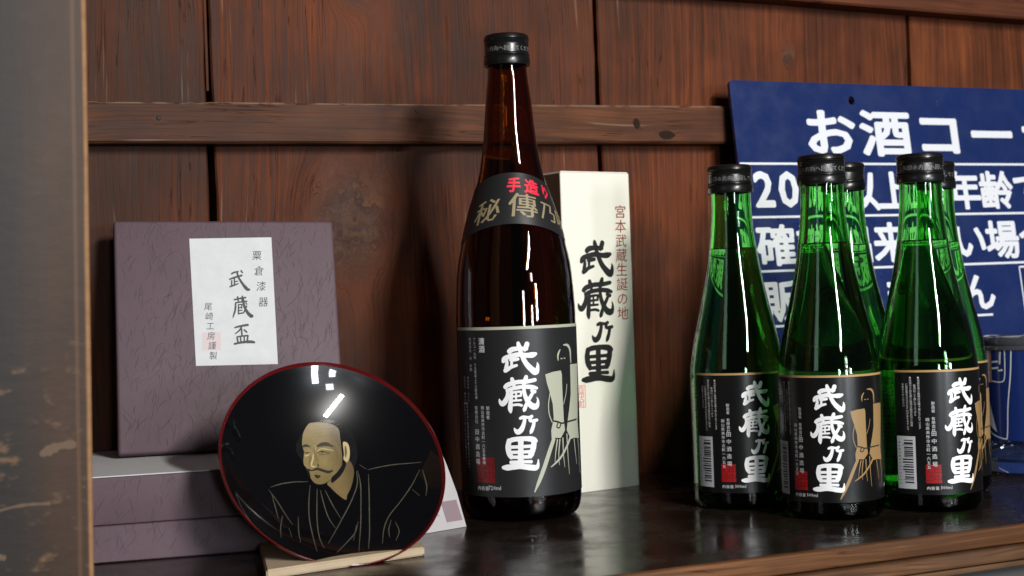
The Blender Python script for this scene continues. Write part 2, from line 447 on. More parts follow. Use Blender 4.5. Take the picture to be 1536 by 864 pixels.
for a, b in (((-.060, .118, .001), (-.044, .128, .0016)), ((-.060, .094, .0012), (-.042, .101, .003)), ((-.020, .076, .004), (-.008, .079, .003)),
             ((-.060, .074, .0015), (-.045, .077, .003)), ((-.040, .053, .0008), (-.018, .055, .0012)), ((-.062, .034, .004), (-.053, .036, .005)), ((-.042, .033, .002), (-.036, .034, .002)), ((-.018, .013, .001), (-.010, .014, .001))):
    k.stroke([a, ((a[0]+b[0])/2, (a[1]+b[1])/2+.001, (a[2]+b[2])/2*1.2), b], rough=.35)
k.build('scratch_marks', lambda x, y, l: (x, -.0002-l, y), scm, post)['kind'] = 'stuff'

# ------------------------------------------------------------------ shared materials
def glass(name, col, rough=0.0, ior=1.5):
    m = mat(name, col, rough); b = m.node_tree.nodes['Principled BSDF']
    b.inputs['Transmission Weight'].default_value = 1.0; b.inputs['IOR'].default_value = ior
    return m
def absorb(m, col, dens):
    n = m.node_tree.nodes.new('ShaderNodeVolumeAbsorption'); n.inputs['Color'].default_value = (*col, 1); n.inputs['Density'].default_value = dens
    m.node_tree.links.new(n.outputs[0], m.node_tree.nodes['Material Output'].inputs['Volume']); return m
G_green = absorb(glass('green_glass', (.93, 1.0, .93)), (.16, .855, .07), 370); G_amber = absorb(glass('amber_glass', (1.0, .96, .90)), (.815, .66, .05), 1650); G_clear = glass('clear_glass', (.93, .96, .95))
sake = glass('sake', (.97, .99, .95), 0.0, 1.34)
capm = mat('black_cap', (.006, .006, .006), .28)
lab_black = mat('black_label_paper', (.005, .005, .005), .30); lab_char = mat('charcoal_label_paper', (.017, .017, .018), .42)
lab_black.node_tree.nodes['Principled BSDF'].inputs['Coat Weight'].default_value = .35; lab_black.node_tree.nodes['Principled BSDF'].inputs['Coat Roughness'].default_value = .22
for m_ in (lab_black, lab_char):
    t = NT(m_); ov, x, y, z = t.obj()
    nz = t.noise(ov, 160., 4., .6); t.bump(nz, .08, .0006)
    t.b.inputs['Specular IOR Level'].default_value = .35
ink_white = mat('white_ink', (.88, .88, .89), .4); ink_gold = mat('gold_ink', (.42, .26, .10), .4); ink_pale = mat('pale_olive_ink', (.44, .45, .35), .5)
ink_redseal = mat('red_seal_ink', (.32, .004, .006), .4); ink_dimred = mat('dark_red_ink', (.16, .004, .006), .4)
cap_ink = mat('cap_print', (.20, .20, .20), .4); fig_gold = mat('dull_gold_ink', (.31, .19, .075), .45)
ink_grey = mat('grey_white_ink', (.55, .55, .56), .45); ink_darkline = mat('seal_dark_line', (.09, .004, .005), .5)
ink_red = mat('bright_red_ink', (.80, .02, .05), .5); ink_black = mat('black_ink', (.010, .010, .010), .5)
back_paper = mat('back_label_paper', (.30, .34, .28), .6)

# the four brush characters (strokes in a 245 x 770 field, y down); used on every label and on the white carton
BRUSH = [
 # mu
 [(150, 58, 17), (155, 78, 24), (163, 100, 20)], [(203, 64, 24), (198, 80, 25), (188, 100, 20)],
 [(98, 108, 25), (115, 96, 26), (150, 92, 22), (200, 94, 20)],
 [(62, 166, 18), (70, 150, 26), (95, 138, 24), (150, 127, 24), (200, 133, 24), (235, 132, 28), (256, 126, 16)],
 [(160, 100, 20), (178, 145, 24), (198, 182, 26), (228, 215, 30), (252, 232, 34), (264, 222, 24), (268, 195, 14), (264, 178, 4)],
 [(105, 158, 16), (125, 156, 20), (150, 153, 16)], [(83, 160, 14), (84, 180, 18), (78, 205, 18)],
 [(74, 220, 22), (88, 212, 22), (108, 200, 18), (142, 190, 14)], [(112, 170, 14), (112, 196, 14)],
 # zo
 [(74, 318, 22), (90, 304, 24), (140, 290, 22), (200, 288, 22), (252, 280, 18)], [(114, 268, 18), (120, 290, 22), (126, 312, 16)], [(198, 258, 18), (192, 280, 24), (182, 306, 16)],
 [(85, 338, 18), (120, 326, 20), (180, 318, 20), (232, 322, 22), (262, 330, 14)],
 [(90, 335, 18), (88, 368, 20), (76, 398, 26), (58, 416, 26), (44, 404, 18), (38, 388, 6)],
 [(112, 345, 16), (108, 390, 20), (104, 440, 24), (106, 462, 16), (107, 472, 3)],
 [(118, 350, 12), (150, 346, 12), (170, 346, 10)], [(120, 374, 11), (168, 370, 11)], [(120, 398, 11), (168, 396, 11)], [(120, 424, 12), (150, 422, 13), (172, 428, 13)],
 [(138, 348, 10), (138, 398, 10)], [(168, 346, 12), (166, 372, 11)],
 [(182, 310, 16), (188, 360, 20), (204, 400, 24), (228, 430, 30), (252, 438, 32), (266, 424, 20), (268, 400, 10), (262, 384, 4)],
 [(240, 350, 16), (220, 384, 18), (200, 420, 18), (188, 452, 20), (184, 462, 10)], [(228, 342, 14), (250, 350, 18)],
 # no
 [(162, 504, 14), (180, 498, 18), (212, 500, 14), (232, 494, 16)], [(190, 500, 16), (184, 536, 20), (168, 572, 26), (148, 584, 26), (134, 572, 16), (128, 560, 5)],
 [(228, 496, 16), (220, 512, 16), (226, 522, 15), (262, 518, 16)], [(246, 518, 16), (240, 552, 18), (228, 584, 18), (222, 596, 6)],
 # sato
 [(98, 632, 24), (92, 670, 28), (98, 708, 28), (112, 732, 24)], [(94, 640, 22), (120, 628, 24), (180, 624, 24), (236, 630, 28), (256, 642, 20)],
 [(244, 640, 28), (240, 680, 28), (226, 720, 30)], [(166, 630, 28), (166, 700, 28), (166, 784, 32)],
 [(110, 672, 17), (232, 670, 17)], [(110, 703, 17), (230, 702, 17)], [(106, 732, 17), (226, 732, 19)], [(108, 762, 18), (180, 760, 16), (228, 762, 18)],
 [(62, 792, 18), (90, 792, 30), (160, 786, 28), (226, 796, 30), (256, 798, 28), (268, 782, 16), (270, 752, 6)],
]
def brush_into(ink, x0, z0, k, kz=None, lean=.035):
    """x0: x of field centre (155), z0: top (y = 50); k: metres (or degrees) per field unit"""
    kz = kz or k
    for s_ in BRUSH:
        ink.n += 1; pts = []
        for a, b, w in s_:
            pts.append((x0 + (a-155-(b-430)*lean)*k, z0-(b-50)*kz, w*k*1.16))
        ink.stroke(pts, n=5, lift=ink.n*4e-6, rough=.03)
FIG={
'robe_left': [(26.0, 0.722), (34.2, 0.734), (44.0, 0.739), (45.2, 0.715), (45.1, 0.631), (45.3, 0.559), (45.7, 0.439), (46.9, 0.378), (41.0, 0.334), (35.0, 0.339), (30.4, 0.334), (30.3, 0.387), (33.5, 0.457), (32.9, 0.541), (30.0, 0.614), (27.2, 0.674)] ,
'robe_right': [(58.7, 0.77), (78.7, 0.768), (77.1, 0.64), (72.3, 0.41), (74.5, 0.311), (62.6, 0.322), (55.1, 0.319), (49.4, 0.376), (51.4, 0.435), (54.6, 0.506), (57.9, 0.589), (58.5, 0.685)] ,
'head_l': [(41.1, 0.8), (40.8, 0.827), (42.3, 0.85), (44.2, 0.865)] ,
'head_r': [(48.8, 0.891), (55.6, 0.886), (59.6, 0.854), (59.9, 0.818), (60.3, 0.781)] ,
'chin': [(43.7, 0.766), (46.1, 0.757), (49.9, 0.771)] ,
'eye': [(44.6, 0.811), (46.5, 0.809)] ,
'nose': [(48.8, 0.812), (50.5, 0.809)] ,
'obi': [(30.7, 0.444), (38.0, 0.433), (42.9, 0.422), (52.9, 0.427), (68.7, 0.431)] ,
'knot': [(37.9, 0.425), (36.6, 0.402), (39.7, 0.397), (41.6, 0.419)] ,
'sword': [(32.6, 0.332), (28.2, 0.269), (22.0, 0.171), (16.5, 0.091), (11.8, 0.027)] ,
'short': [(55.3, 0.339), (50.2, 0.292), (41.4, 0.226), (35.1, 0.194), (28.9, 0.168)] ,
'p1': [(36.8, 0.326), (34.4, 0.254), (33.1, 0.195)] ,
'p2': [(39.7, 0.325), (37.8, 0.24), (38.1, 0.174)] ,
'p3': [(43.5, 0.332), (43.6, 0.236), (44.8, 0.157)] ,
'p4': [(49.2, 0.353), (49.7, 0.232), (51.0, 0.111)] ,
'p5': [(61.3, 0.314), (63.5, 0.222), (65.3, 0.16)] ,
'p6': [(70.6, 0.308), (72.6, 0.215), (71.9, 0.106)] ,
'arm': [(30.5, 0.614), (28.3, 0.543), (28.7, 0.483), (31.5, 0.434)] ,
'arm2': [(51.8, 0.652), (49.8, 0.593), (45.9, 0.535)] ,
}
FACE={
'face': [(-4.0, 32.3), (-7.7, 27.8), (-9.4, 22.8), (-9.9, 19.5), (-9.6, 16.2), (-11.0, 11.0), (-11.3, 8.3), (-10.4, 6.6), (-9.1, 3.4), (-9.3, -0.0), (-7.8, -3.3), (-5.0, -4.7), (-1.4, -4.2), (1.2, -2.8), (5.7, -0.1), (9.8, 3.5), (12.0, 10.1), (12.8, 16.8), (13.3, 22.6), (13.3, 27.8), (9.7, 31.1), (3.5, 32.8), (-1.0, 33.0)] ,
'neck': [(-0.4, -4.3), (5.7, -0.1), (10.7, 4.8), (15.4, 8.3), (16.9, 2.5), (15.1, -3.5), (12.0, -9.4), (9.0, -13.3), (7.6, -16.3), (5.3, -14.2), (3.0, -11.0), (0.8, -7.2)] ,
'hair': [(-4.3, 32.3), (-0.9, 33.6), (5.0, 34.1), (11.3, 33.1), (17.1, 29.5), (20.6, 24.1), (21.6, 16.7), (20.8, 10.1), (17.8, 3.8), (15.3, -0.0), (14.1, 2.9), (16.6, 10.8), (17.7, 17.4), (16.3, 19.9), (14.2, 19.2), (13.6, 20.6), (13.9, 25.8), (12.0, 29.5), (7.3, 32.0), (1.6, 32.9)] ,
'hair_left': [(-8.0, 27.8), (-10.8, 24.7), (-13.6, 20.3), (-14.1, 16.4), (-12.6, 12.4), (-11.3, 9.7), (-10.7, 13.7), (-10.0, 16.3), (-10.2, 19.6), (-9.3, 23.4)] ,
'ear': [(14.2, 19.2), (15.6, 19.8), (17.2, 18.1), (17.2, 14.1), (16.0, 9.6), (14.2, 7.4), (12.9, 8.0), (12.6, 10.1), (13.5, 12.7)] ,
'beard_left': [(-11.6, 8.3), (-10.9, 5.6), (-10.4, 2.1), (-9.5, -0.7), (-9.0, 2.7), (-9.9, 5.5), (-11.1, 7.6)] ,
'jaw_hair': [(2.9, -1.2), (6.8, 1.8), (11.1, 6.1), (12.9, 8.6), (13.2, 5.8), (9.8, 0.8), (5.8, -2.6), (2.1, -4.6)] ,
'ear_in': [(14.9, 17.2), (15.7, 16.4), (15.3, 13.1), (13.8, 9.9), (13.9, 12.6)] ,
}
FL={
'brow_r': [(-0.9, 19.0), (1.8, 19.7), (5.0, 19.6), (7.9, 17.9)] ,
'brow_l': [(-9.7, 19.2), (-7.9, 19.8), (-5.7, 19.2)] ,
'lid_r': [(-1.9, 15.7), (0.7, 17.2), (4.4, 16.6), (8.0, 15.4)] ,
'eye_r': [(-1.8, 15.2), (1.0, 15.6), (3.4, 14.9), (5.8, 14.0)] ,
'eye_r2': [(-1.2, 14.3), (1.2, 13.6), (5.1, 13.7)] ,
'pupil': [(0.6, 15.2), (1.5, 15.0)] ,
'eye_l': [(-9.6, 15.9), (-8.1, 15.4), (-6.5, 15.5)] ,
'lid_l2': [(-9.8, 13.6), (-8.1, 13.8), (-6.5, 14.4)] ,
'nose': [(-4.4, 14.6), (-5.4, 11.3), (-7.0, 8.0), (-6.2, 6.6), (-4.5, 6.8)] ,
'nose2': [(-3.2, 8.4), (-2.9, 7.0), (-3.7, 6.0)] ,
'nose_sh': [(-6.4, 14.7), (-6.8, 10.7), (-8.2, 7.4)] ,
'must_r': [(-7.3, 4.3), (-4.0, 5.0), (-1.0, 3.7), (1.9, 2.5), (4.6, 3.1)] ,
'must_l': [(-7.3, 4.3), (-9.2, 4.8), (-10.6, 5.6)] ,
'lip': [(-6.2, 1.1), (-5.1, 0.2), (-3.7, 0.5)] ,
'frown1': [(-2.8, 19.1), (-3.7, 16.5)] ,
'frown2': [(-4.7, 19.6), (-5.3, 18.0)] ,
'cheek': [(6.0, 12.2), (7.0, 8.0), (4.0, 3.5)] ,
}
ROBE=[
[(-34.5, -5.7), (-27.8, -3.4), (-19.9, -2.2), (-11.5, -2.4)] ,
[(-36.4, -7.3), (-33.3, -13.8), (-30.8, -22.1), (-28.3, -30.8)] ,
[(-35.1, -9.8), (-35.2, -19.1), (-35.7, -26.7)] ,
[(-32.4, -24.3), (-36.5, -33.5), (-38.6, -40.7), (-37.9, -46.0)] ,
[(-10.7, -4.9), (-14.3, -16.0), (-17.0, -26.5), (-18.8, -37.7), (-20.9, -50.9)] ,
[(-23.2, -25.2), (-26.2, -35.3), (-27.9, -43.5), (-28.5, -51.0)] ,
[(-7.1, -7.3), (-9.6, -16.3), (-13.1, -28.9), (-15.5, -40.2), (-15.8, -48.6)] ,
[(-5.5, -8.4), (-5.8, -16.7), (-5.8, -26.3), (-4.2, -34.3)] ,
[(-2.8, -8.7), (-1.3, -17.1), (1.0, -28.2)] ,
[(18.1, 0.8), (16.5, -7.2), (10.8, -16.7), (1.8, -28.3), (-12.2, -45.2)] ,
[(18.7, 1.2), (18.3, -7.5), (14.6, -21.7), (9.6, -36.5), (2.3, -53.4)] ,
[(24.2, -2.4), (21.4, -14.4), (17.2, -28.9), (12.8, -41.9), (8.2, -52.1)] ,
[(9.8, -31.9), (5.5, -39.2), (-1.3, -45.3), (-9.9, -52.3)] ,
[(24.5, 0.6), (32.6, 0.8), (41.1, -0.1), (53.1, -3.2)] ,
[(51.2, -7.5), (44.6, -15.8), (36.2, -24.0), (27.6, -31.6), (21.9, -39.4), (16.7, -50.5)] ,
[(52.6, -8.1), (51.7, -18.8), (49.3, -25.2)] ,
[(44.3, -18.5), (46.4, -23.9), (49.7, -32.5)] ,
[(27.3, -35.1), (23.8, -41.2), (22.1, -46.9)] ,
[(28.9, -36.8), (28.4, -44.0), (24.2, -50.2)] ,
[(-31.4, -33.2), (-31.9, -40.1)] ,
[(20.8, 4.4), (23.7, 1.3)] ,
[(2.6, -44.7), (8.2, -33.9)] ,
]

def bottle(name, P, label_kw, kind):
    """P: profile and label sizes of one kind of bottle; returns its Empty"""
    t_ = empty(name); tag(t_, *label_kw)
    SEG = 96; out = smooth_prof(P['prof'], 5); wl = P['wall']
    inner = [(max(r-wl-(.0015 if z < .012 else 0), .0012), z) for r, z in out if z > .008]
    zt = out[-1][1]
    prof = [(0, .0022), (out[0][0]*.55, .0014), (out[0][0]*.85, 0)] + out + [(inner[-1][0], zt)] + inner[::-1][1:] + [(inner[0][0]*.6, .0062), (0, .0078)]
    bm = lathe_bm(prof, SEG); bmesh.ops.recalc_face_normals(bm, faces=bm.faces[:])
    from_bm('glass', bm, P['glass'], t_, True)
    fill = P['fill']; e = .00012
    lp = [(0, .0078-e), (inner[0][0]*.6, .0062-e)] + [(r+e, z) for r, z in inner if z < fill]
    rf = lp[-1][0]
    lp += [(rf, fill), (rf*.93, fill-.0004), (0, fill-.0005)]
    bm = lathe_bm(lp, SEG); bmesh.ops.recalc_face_normals(bm, faces=bm.faces[:])
    from_bm('liquid', bm, sake, t_, True)
    # screw cap with knurled ridges and a printed band
    zt, zb, rc = P['cap']; h = zt-zb
    cp = [(0, zt), (rc*.86, zt), (rc*.95, zt-.0006), (rc*.985, zt-.0018), (rc, zt-h*.17), (rc*.965, zt-h*.20), (rc*.985, zt-h*.235), (rc*.96, zt-h*.28), (rc*.98, zt-h*.31), (rc*.96, zt-h*.35),
          (rc*.965, zt-h*.38), (rc*.965, zt-h*.62), (rc*1.0, zt-h*.65), (rc*1.005, zt-h*.68), (rc*.97, zt-h*.71), (rc*1.01, zt-h*.76), (rc*1.02, zt-h*.92), (rc*.995, zb), (rc*.88, zb)]
    bm = lathe_bm(cp, SEG); bmesh.ops.recalc_face_normals(bm, faces=bm.faces[:])
    cap = from_bm('cap', bm, capm, t_, True)
    ink = Ink(); ink.row('矢印の方向へ回してください', -P['cap_rot'], zt-h*.5, 1, 1, bold=.02)
    kk = .0036
    n_ = len('矢印の方向へ回してください')
    v2 = [((x+P['cap_rot'])*kk/rc*57.3 - n_*kk/rc*57.3/2 + P['cap_rot'], zt-h*.5+(y-(zt-h*.5))*kk*.95, l) for x, y, l in ink.v]; ink.v = v2
    def capmap(x, y, l): a = R_(x); r = rc*.965+.00012; return (r*math.sin(a), -r*math.cos(a), y)
    ink.build('cap_lettering', capmap, cap_ink, cap)
    # label
    R0 = P['r']+.00025; z0, z1 = P['label']; H = z1-z0
    def mp(off=0.0):
        def f(x, y, l): a = R_(x); r = R0+off+l; return (r*math.sin(a), -r*math.cos(a), y)
        return f
    ink = Ink(); ink.rect(-75, z0, 88, z1); lab = ink.build('label', mp(), P['label_mat'], t_, (2.5, 0)); 
    for p in lab.data.polygons: p.use_smooth = True
    ink = Ink(); ink.rect(-75, z1-.0002, 88, z1+P['band']); ink.build('label_edge_line', mp(.00002), P['gold'], lab, (2.5, 0))
    dz = lambda f: z0+H*f
    ink = Ink(); brush_into(ink, 0, dz(P['kanji'][0]), P['kanji'][1]*57.3/P['r'], P['kanji'][1])
    # stroke widths were scaled in degrees: turn lengths across into true widths
    ink2 = Ink(); kx = P['kanji'][1]
    brush_into(ink2, 0, dz(P['kanji'][0]), kx); ink2.v = [(x*57.3/P['r'], y, l) for x, y, l in ink2.v]
    ink2.build('brush_lettering', mp(.00006), ink_white, lab)
    # standing figure with two swords
    fg = Ink(); pr = P['r']/57.3
    fz = lambda q: [(a, dz(f)) for a, f in q]
    fg.poly(fz(FIG['robe_left'])); fg.poly(fz(FIG['robe_right']))
    w = H
    def ln(key, *ws):
        q = FIG[key]; n = len(q)
        pts = [(a*pr, dz(f), ws[min(int(i*len(ws)/n), len(ws)-1)]*w) for i, (a, f) in enumerate(q)]
        k0 = len(fg.v); fg.stroke(pts, n=4); fg.v[k0:] = [(x/pr, y, l) for x, y, l in fg.v[k0:]]
    ln('head_l', .006, .012, .012, .005); ln('head_r', .006, .018, .018, .014, .010); ln('eye', .006); ln('nose', .006)
    ln('sword', .024, .026, .026, .022, .006); ln('short', .018, .016, .014, .012, .006)
    for key in ('p1', 'p2', 'p3', 'p4', 'p5', 'p6'): ln(key, .009, .006, .003)
    ln('arm', .006); ln('arm2', .005)
    fg.build('printed_figure', mp(.00004), P['fig'], lab, (4, 0))
    ob = Ink(); 
    for key, ww in (('obi', .010), ('knot', .008)):
        q = FIG[key]; k0 = len(ob.v); ob.stroke([(a*pr, dz(f), ww*w) for a, f in q], n=4); ob.v[k0:] = [(x/pr, y, l) for x, y, l in ob.v[k0:]]
    ob.build('printed_sash', mp(.00012), lab_char, lab)
    # columns of small print
    tx = Ink(); 
    def col(text, a, f, size, step=None, bold=.02, ink=tx):
        k0 = len(ink.v); ink.column(text, 0, 0, size, step, bold=bold)
        ink.v[k0:] = [(a + x/pr, dz(f)+y, l) for x, y, l in ink.v[k0:]]
    def rowt(text, a, f, size, step=None, bold=.02, ink=tx):
        k0 = len(ink.v); ink.row(text, 0, 0, size, step, bold=bold)
        ink.v[k0:] = [(a + x/pr, dz(f)+y, l) for x, y, l in ink.v[k0:]]
    def lat(text, a, f, size, ink=tx):
        k0 = len(ink.v); ink.latin(text, 0, 0, size, .01)
        ink.v[k0:] = [(a + x/pr, dz(f)+y, l) for x, y, l in ink.v[k0:]]
    if kind == 'green':
        s_ = .0016
        col('●未成年者の飲酒は法律で禁止されています', -46, .965, s_, s_*1.0); col('飲酒は二十歳になってから', -50.5, .90, s_, s_*1.0)
        col('●妊娠中や授乳期の飲酒は胎児乳児の発育', -55, .965, s_, s_); col('に悪影響を与えるおそれがありますので', -59.5, .91, s_, s_); col('お気をつけください', -64, .91, s_, s_)
        col('製造者 有限会社', -31, .76, .0022, .0023); col('田中酒造場', -31, .53, .0032, .0046)
        col('岡山県美作市古町一六五五', -37.5, .63, .0023, .0026)
        rowt('内容量', -41, .055, .0023, .0025); lat('300ml', -26, .045, .0029)
        bc = Ink(); bc.rect(-74, dz(.045), -51.5, dz(.475)); bco = bc.build('barcode_panel', mp(.00004), mat_panel, lab, (2.5, 0))
        bb = Ink(); z = .445
        rnd = random.Random(4)
        while z > .085:
            w_ = rnd.choice((.004, .008, .012, .018)); bb.rect(-67 if rnd.random() < .12 or .255 < z < .275 else -65, dz(z-w_), -54.5, dz(z)); z -= w_ + rnd.choice((.004, .007, .011))
        for i, ch in enumerate('4983829002056'):
            k0 = len(bb.v); bb.latin(ch, 0, 0, .0021); bb.v[k0:] = [(-69.5 + (-y)/pr*1.0, dz(.43-i*.028) - x, l) for x, y, l in bb.v[k0:]]
            # digits run down the panel
        bb.build('bars', mp(.00008), ink_black, bco, (2.5, 0))
        seal_a, seal_f = (-41, -24), (.095, .245)
        rowt('清酒', 80, .10, .0022, .0025)
    else:
        col('清酒', -34.5, .955, .0046, .0048, .03); col('アルコール分 十五度以上十六度未満', -43, .955, .0022, .00225); col('原材料名 米 米麹', -49, .955, .0022, .00235)
        col('精米歩合 七十%', -54, .72, .0018, .0020); col('製造年月 欄外記載', -60, .72, .0018, .0020)
        col('製造者', -30, .545, .0026, .0028); col('岡山県美作市古町一六五五番地', -36, .545, .0025, .0026); col('有限会社', -43.5, .545, .0027, .0028); col('田中酒造場', -43.5, .41, .0037, .0046)
        col('●未成年者の飲酒は法律で禁止されています', -57, .565, .0018, .0021); col('●お酒は二十歳になってから飲みましょう', -62, .565, .0018, .0021)
        rowt('内容量', -45, .050, .0028, .0030); lat('720ml', -32.5, .043, .0036)
        seal_a, seal_f = (-45, -25), (.085, .235)
        rowt('清酒', 77, .10, .0026, .003)
    tx.build('small_print', mp(.00010), P['small'], lab)['kind'] = 'stuff'
    sl_ = Ink(); sl_.rect(seal_a[0], dz(seal_f[0]), seal_a[1], dz(seal_f[1]))
    so = sl_.build('red_seal', mp(.00004), P['seal'], lab, (2.5, 0))
    sc_ = Ink(); am = sum(seal_a)/2; ss = H*(seal_f[1]-seal_f[0])*.48
    col('田中', am+4.5, seal_f[1]-.002, ss, bold=0.0, ink=sc_); col('之印', am-5, seal_f[1]-.002, ss, bold=0.0, ink=sc_)
    sc_.build('seal_lettering', mp(.00008), ink_darkline, so)
    if kind == 'green':
        bk = Ink(); bk.rect(128, dz(.03), 226, dz(.97)); b_ = bk.build('back_label', mp(), back_paper, t_, (2.5, 0))
        bl = Ink(); 
        for j in range(9): col('美味しい地酒武蔵の里の清らかな水と米で醸したお酒です', 136+j*10, .92, .0025, .0026, ink=bl)
        bl.build('back_small_print', mp(-.00012), ink_black, b_)['kind'] = 'stuff'
    return t_
mat_panel = mat('barcode_white', (.52, .52, .55), .45)

GREEN = dict(prof=[(.0285, .0006), (.0300, .0035), (.0305, .008), (.0305, .040), (.0305, .082), (.0295, .094), (.0268, .109), (.0222, .129), (.0180, .149), (.0149, .169), (.0134, .185), (.0130, .1975), (.0130, .2150)],
             wall=.0026, glass=G_green, fill=.165, cap=(.2185, .2005, .0145), cap_rot=10, r=.0305, label=(.0110, .0850), band=.0011, gold=ink_gold, label_mat=lab_black, kanji=(.945, .0000835), fig=fig_gold, small=ink_grey, seal=ink_redseal)
BROWN = dict(prof=[(.0335, .0006), (.0362, .0035), (.0378, .009), (.0382, .018), (.0382, .060), (.0382, .118), (.0377, .137), (.0362, .157), (.0325, .1765), (.0285, .192), (.0240, .2055), (.0203, .218), (.0172, .237), (.0147, .263), (.0128, .279), (.0125, .286), (.0125, .3020)],
             wall=.0028, glass=G_amber, fill=.235, cap=(.3060, .2862, .0146), cap_rot=0, r=.0382, label=(.0159, .1190), band=.0016, gold=ink_pale, label_mat=lab_char, kanji=(.925, .0001038), fig=ink_pale, small=ink_grey, seal=ink_dimred)

def place(t_, X, Y, rot):
    t_.location = (X, Y, 0); t_.rotation_euler = (0, 0, -math.atan2(X, Y) + R_(rot))
def copy_tree(o, parent=None):
    c = o.copy(); COL.objects.link(c)
    if parent is not None: c.parent = parent
    for ch in list(o.children): copy_tree(ch, c)
    return c

# ------------------------------------------------------------------ the brown bottle
bb = bottle('sake_bottle', BROWN, ('tall dark brown glass sake bottle with charcoal label, standing in the middle', 'bottle'), 'brown')
place(bb, .0018, .9104, 0)
# fan-shaped neck label on the shoulder
PR = smooth_prof(BROWN['prof'], 8)
def rad(z):
    for (r0, z0), (r1, z1) in zip(PR, PR[1:]):
        if z0 <= z <= z1 and z1 > z0: return r0+(r1-r0)*(z-z0)/(z1-z0)
    return PR[-1][0]
def neckmap(off):
    def f(x, y, l):
        a = R_(x); t_ = y                                # y: 0 bottom .. 1 top
        zb = .1840 - .0130*(1-math.cos(a*1.02)) ; zt = .2165 - .0095*(1-math.cos(a*1.02))
        z = zb+(zt-zb)*t_; r = rad(z)+.0003+off+l
        return (r*math.sin(a), -r*math.cos(a), z)
    return f
k = Ink(); k.rect(-84, 0, 84, 1); nl = k.build('neck_label', neckmap(0), lab_char, bb, (4, .1))
for p in nl.data.polygons: p.use_smooth = True
k = Ink()
def nchar(ch, a, y, wd, hd, bold, ink, slant=0.0):
    k0 = len(ink.v); ink.char(ch, 0, 0, 1, 1, bold=bold, slant=slant); ink.v[k0:] = [(a+x*wd, y+yy*hd, l) for x, yy, l in ink.v[k0:]]
for ch, a, s_ in (('手', 4, 22), ('造', 32, 24), ('り', 58, 20)): nchar(ch, a, .76, s_, .30, .035, k, .15)
k.build('red_lettering', neckmap(.0001), ink_red, nl, (6, .1))
k = Ink()
for ch, a, y, s_, h_ in (('秘', -33, .33, 38, .46), ('傳', 15, .37, 40, .50), ('乃', 52, .36, 28, .40), ('味', 80, .34, 30, .42)): nchar(ch, a, y, s_, h_, .02, k, .1)
k.build('gold_lettering', neckmap(.0001), mat('khaki_ink', (.30, .24, .13), .5), nl, (6, .1))

# ------------------------------------------------------------------ the five green bottles
g0 = bottle('small_sake_bottle', GREEN, ('nearest green glass sake bottle, its black label facing straight out', 'bottle', 'small green sake bottles'), 'green')
place(g0, .1911, .8678, -3.5)
for X, Y, rot, lb in ((.1434, .9203, 19, 'leftmost green sake bottle, its label turned to the right with the barcode showing'),
                      (.2562, .8848, 36, 'right front green sake bottle, its barcode and red seal facing out'),
                      (.2200, .9360, 150, 'green sake bottle half hidden between and behind the two front bottles'),
                      (.2840, .9515, 10, 'green sake bottle at the far right, standing close behind the right front one')):
    c = copy_tree(g0); c['label'] = lb; place(c, X, Y, rot)

# ------------------------------------------------------------------ white carton
wb = empty('carton', (.0362, .987, 0), R_(33.8))
tag(wb, 'tall white paper carton with large black brush writing, behind the brown bottle', 'box')
cardm = mat('white_card', (.87, .85, .74), .45); t = NT(cardm); ov, x, y, z = t.obj(); t.bump(t.noise(ov, 220., 3.), .05, .0005)
brownside = mat('dark_brown_side', (.15, .085, .05), .55)
bm = bmesh.new(); add_box(bm, 0, .0605, 0, .060, 0, .2240); bmesh.ops.bevel(bm, geom=bm.edges[:], offset=.0004, segments=1, affect='EDGES')
cb = from_bm('carton_body', bm, cardm, wb)
bm = bmesh.new(); add_box(bm, -.0003, 0, .0006, .0594, .0006, .2234); from_bm('side_panel', bm, brownside, wb)  # left face of the carton in dark brown
box('closing_flap', .0008, .0597, .0008, .0590, .2242, .2248, cardm, wb)
k = Ink(); brush_into(k, .0268, .1765, .0001318, lean=.028)
fm = lambda x, y, l: (x, -.0003-l, y)
k.build('black_lettering', fm, ink_black, wb)
k = Ink(); redb = mat('brick_red_ink', (.33, .035, .02), .6)
for i, ch in enumerate('宮本武蔵生誕の地'): k.char(ch, .0515-.0001*i, .1965-i*.01035, .0105, .0100, bold=.006, slant=.06, res=2)
k.build('red_lettering', fm, redb, wb)
k = Ink(); sealp = mat('pale_red_ink', (.85, .30, .22), .6)
k.column('作州古町', .0115, .0745, .0050, .0036, bold=0.0); k.rect(.0082, .0748, .0148, .0752); k.rect(.0082, .0595, .0148, .0599); k.rect(.0080, .0595, .0084, .0752); k.rect(.0146, .0595, .0150, .0752)
k.build('small_red_seal', fm, sealp, wb)

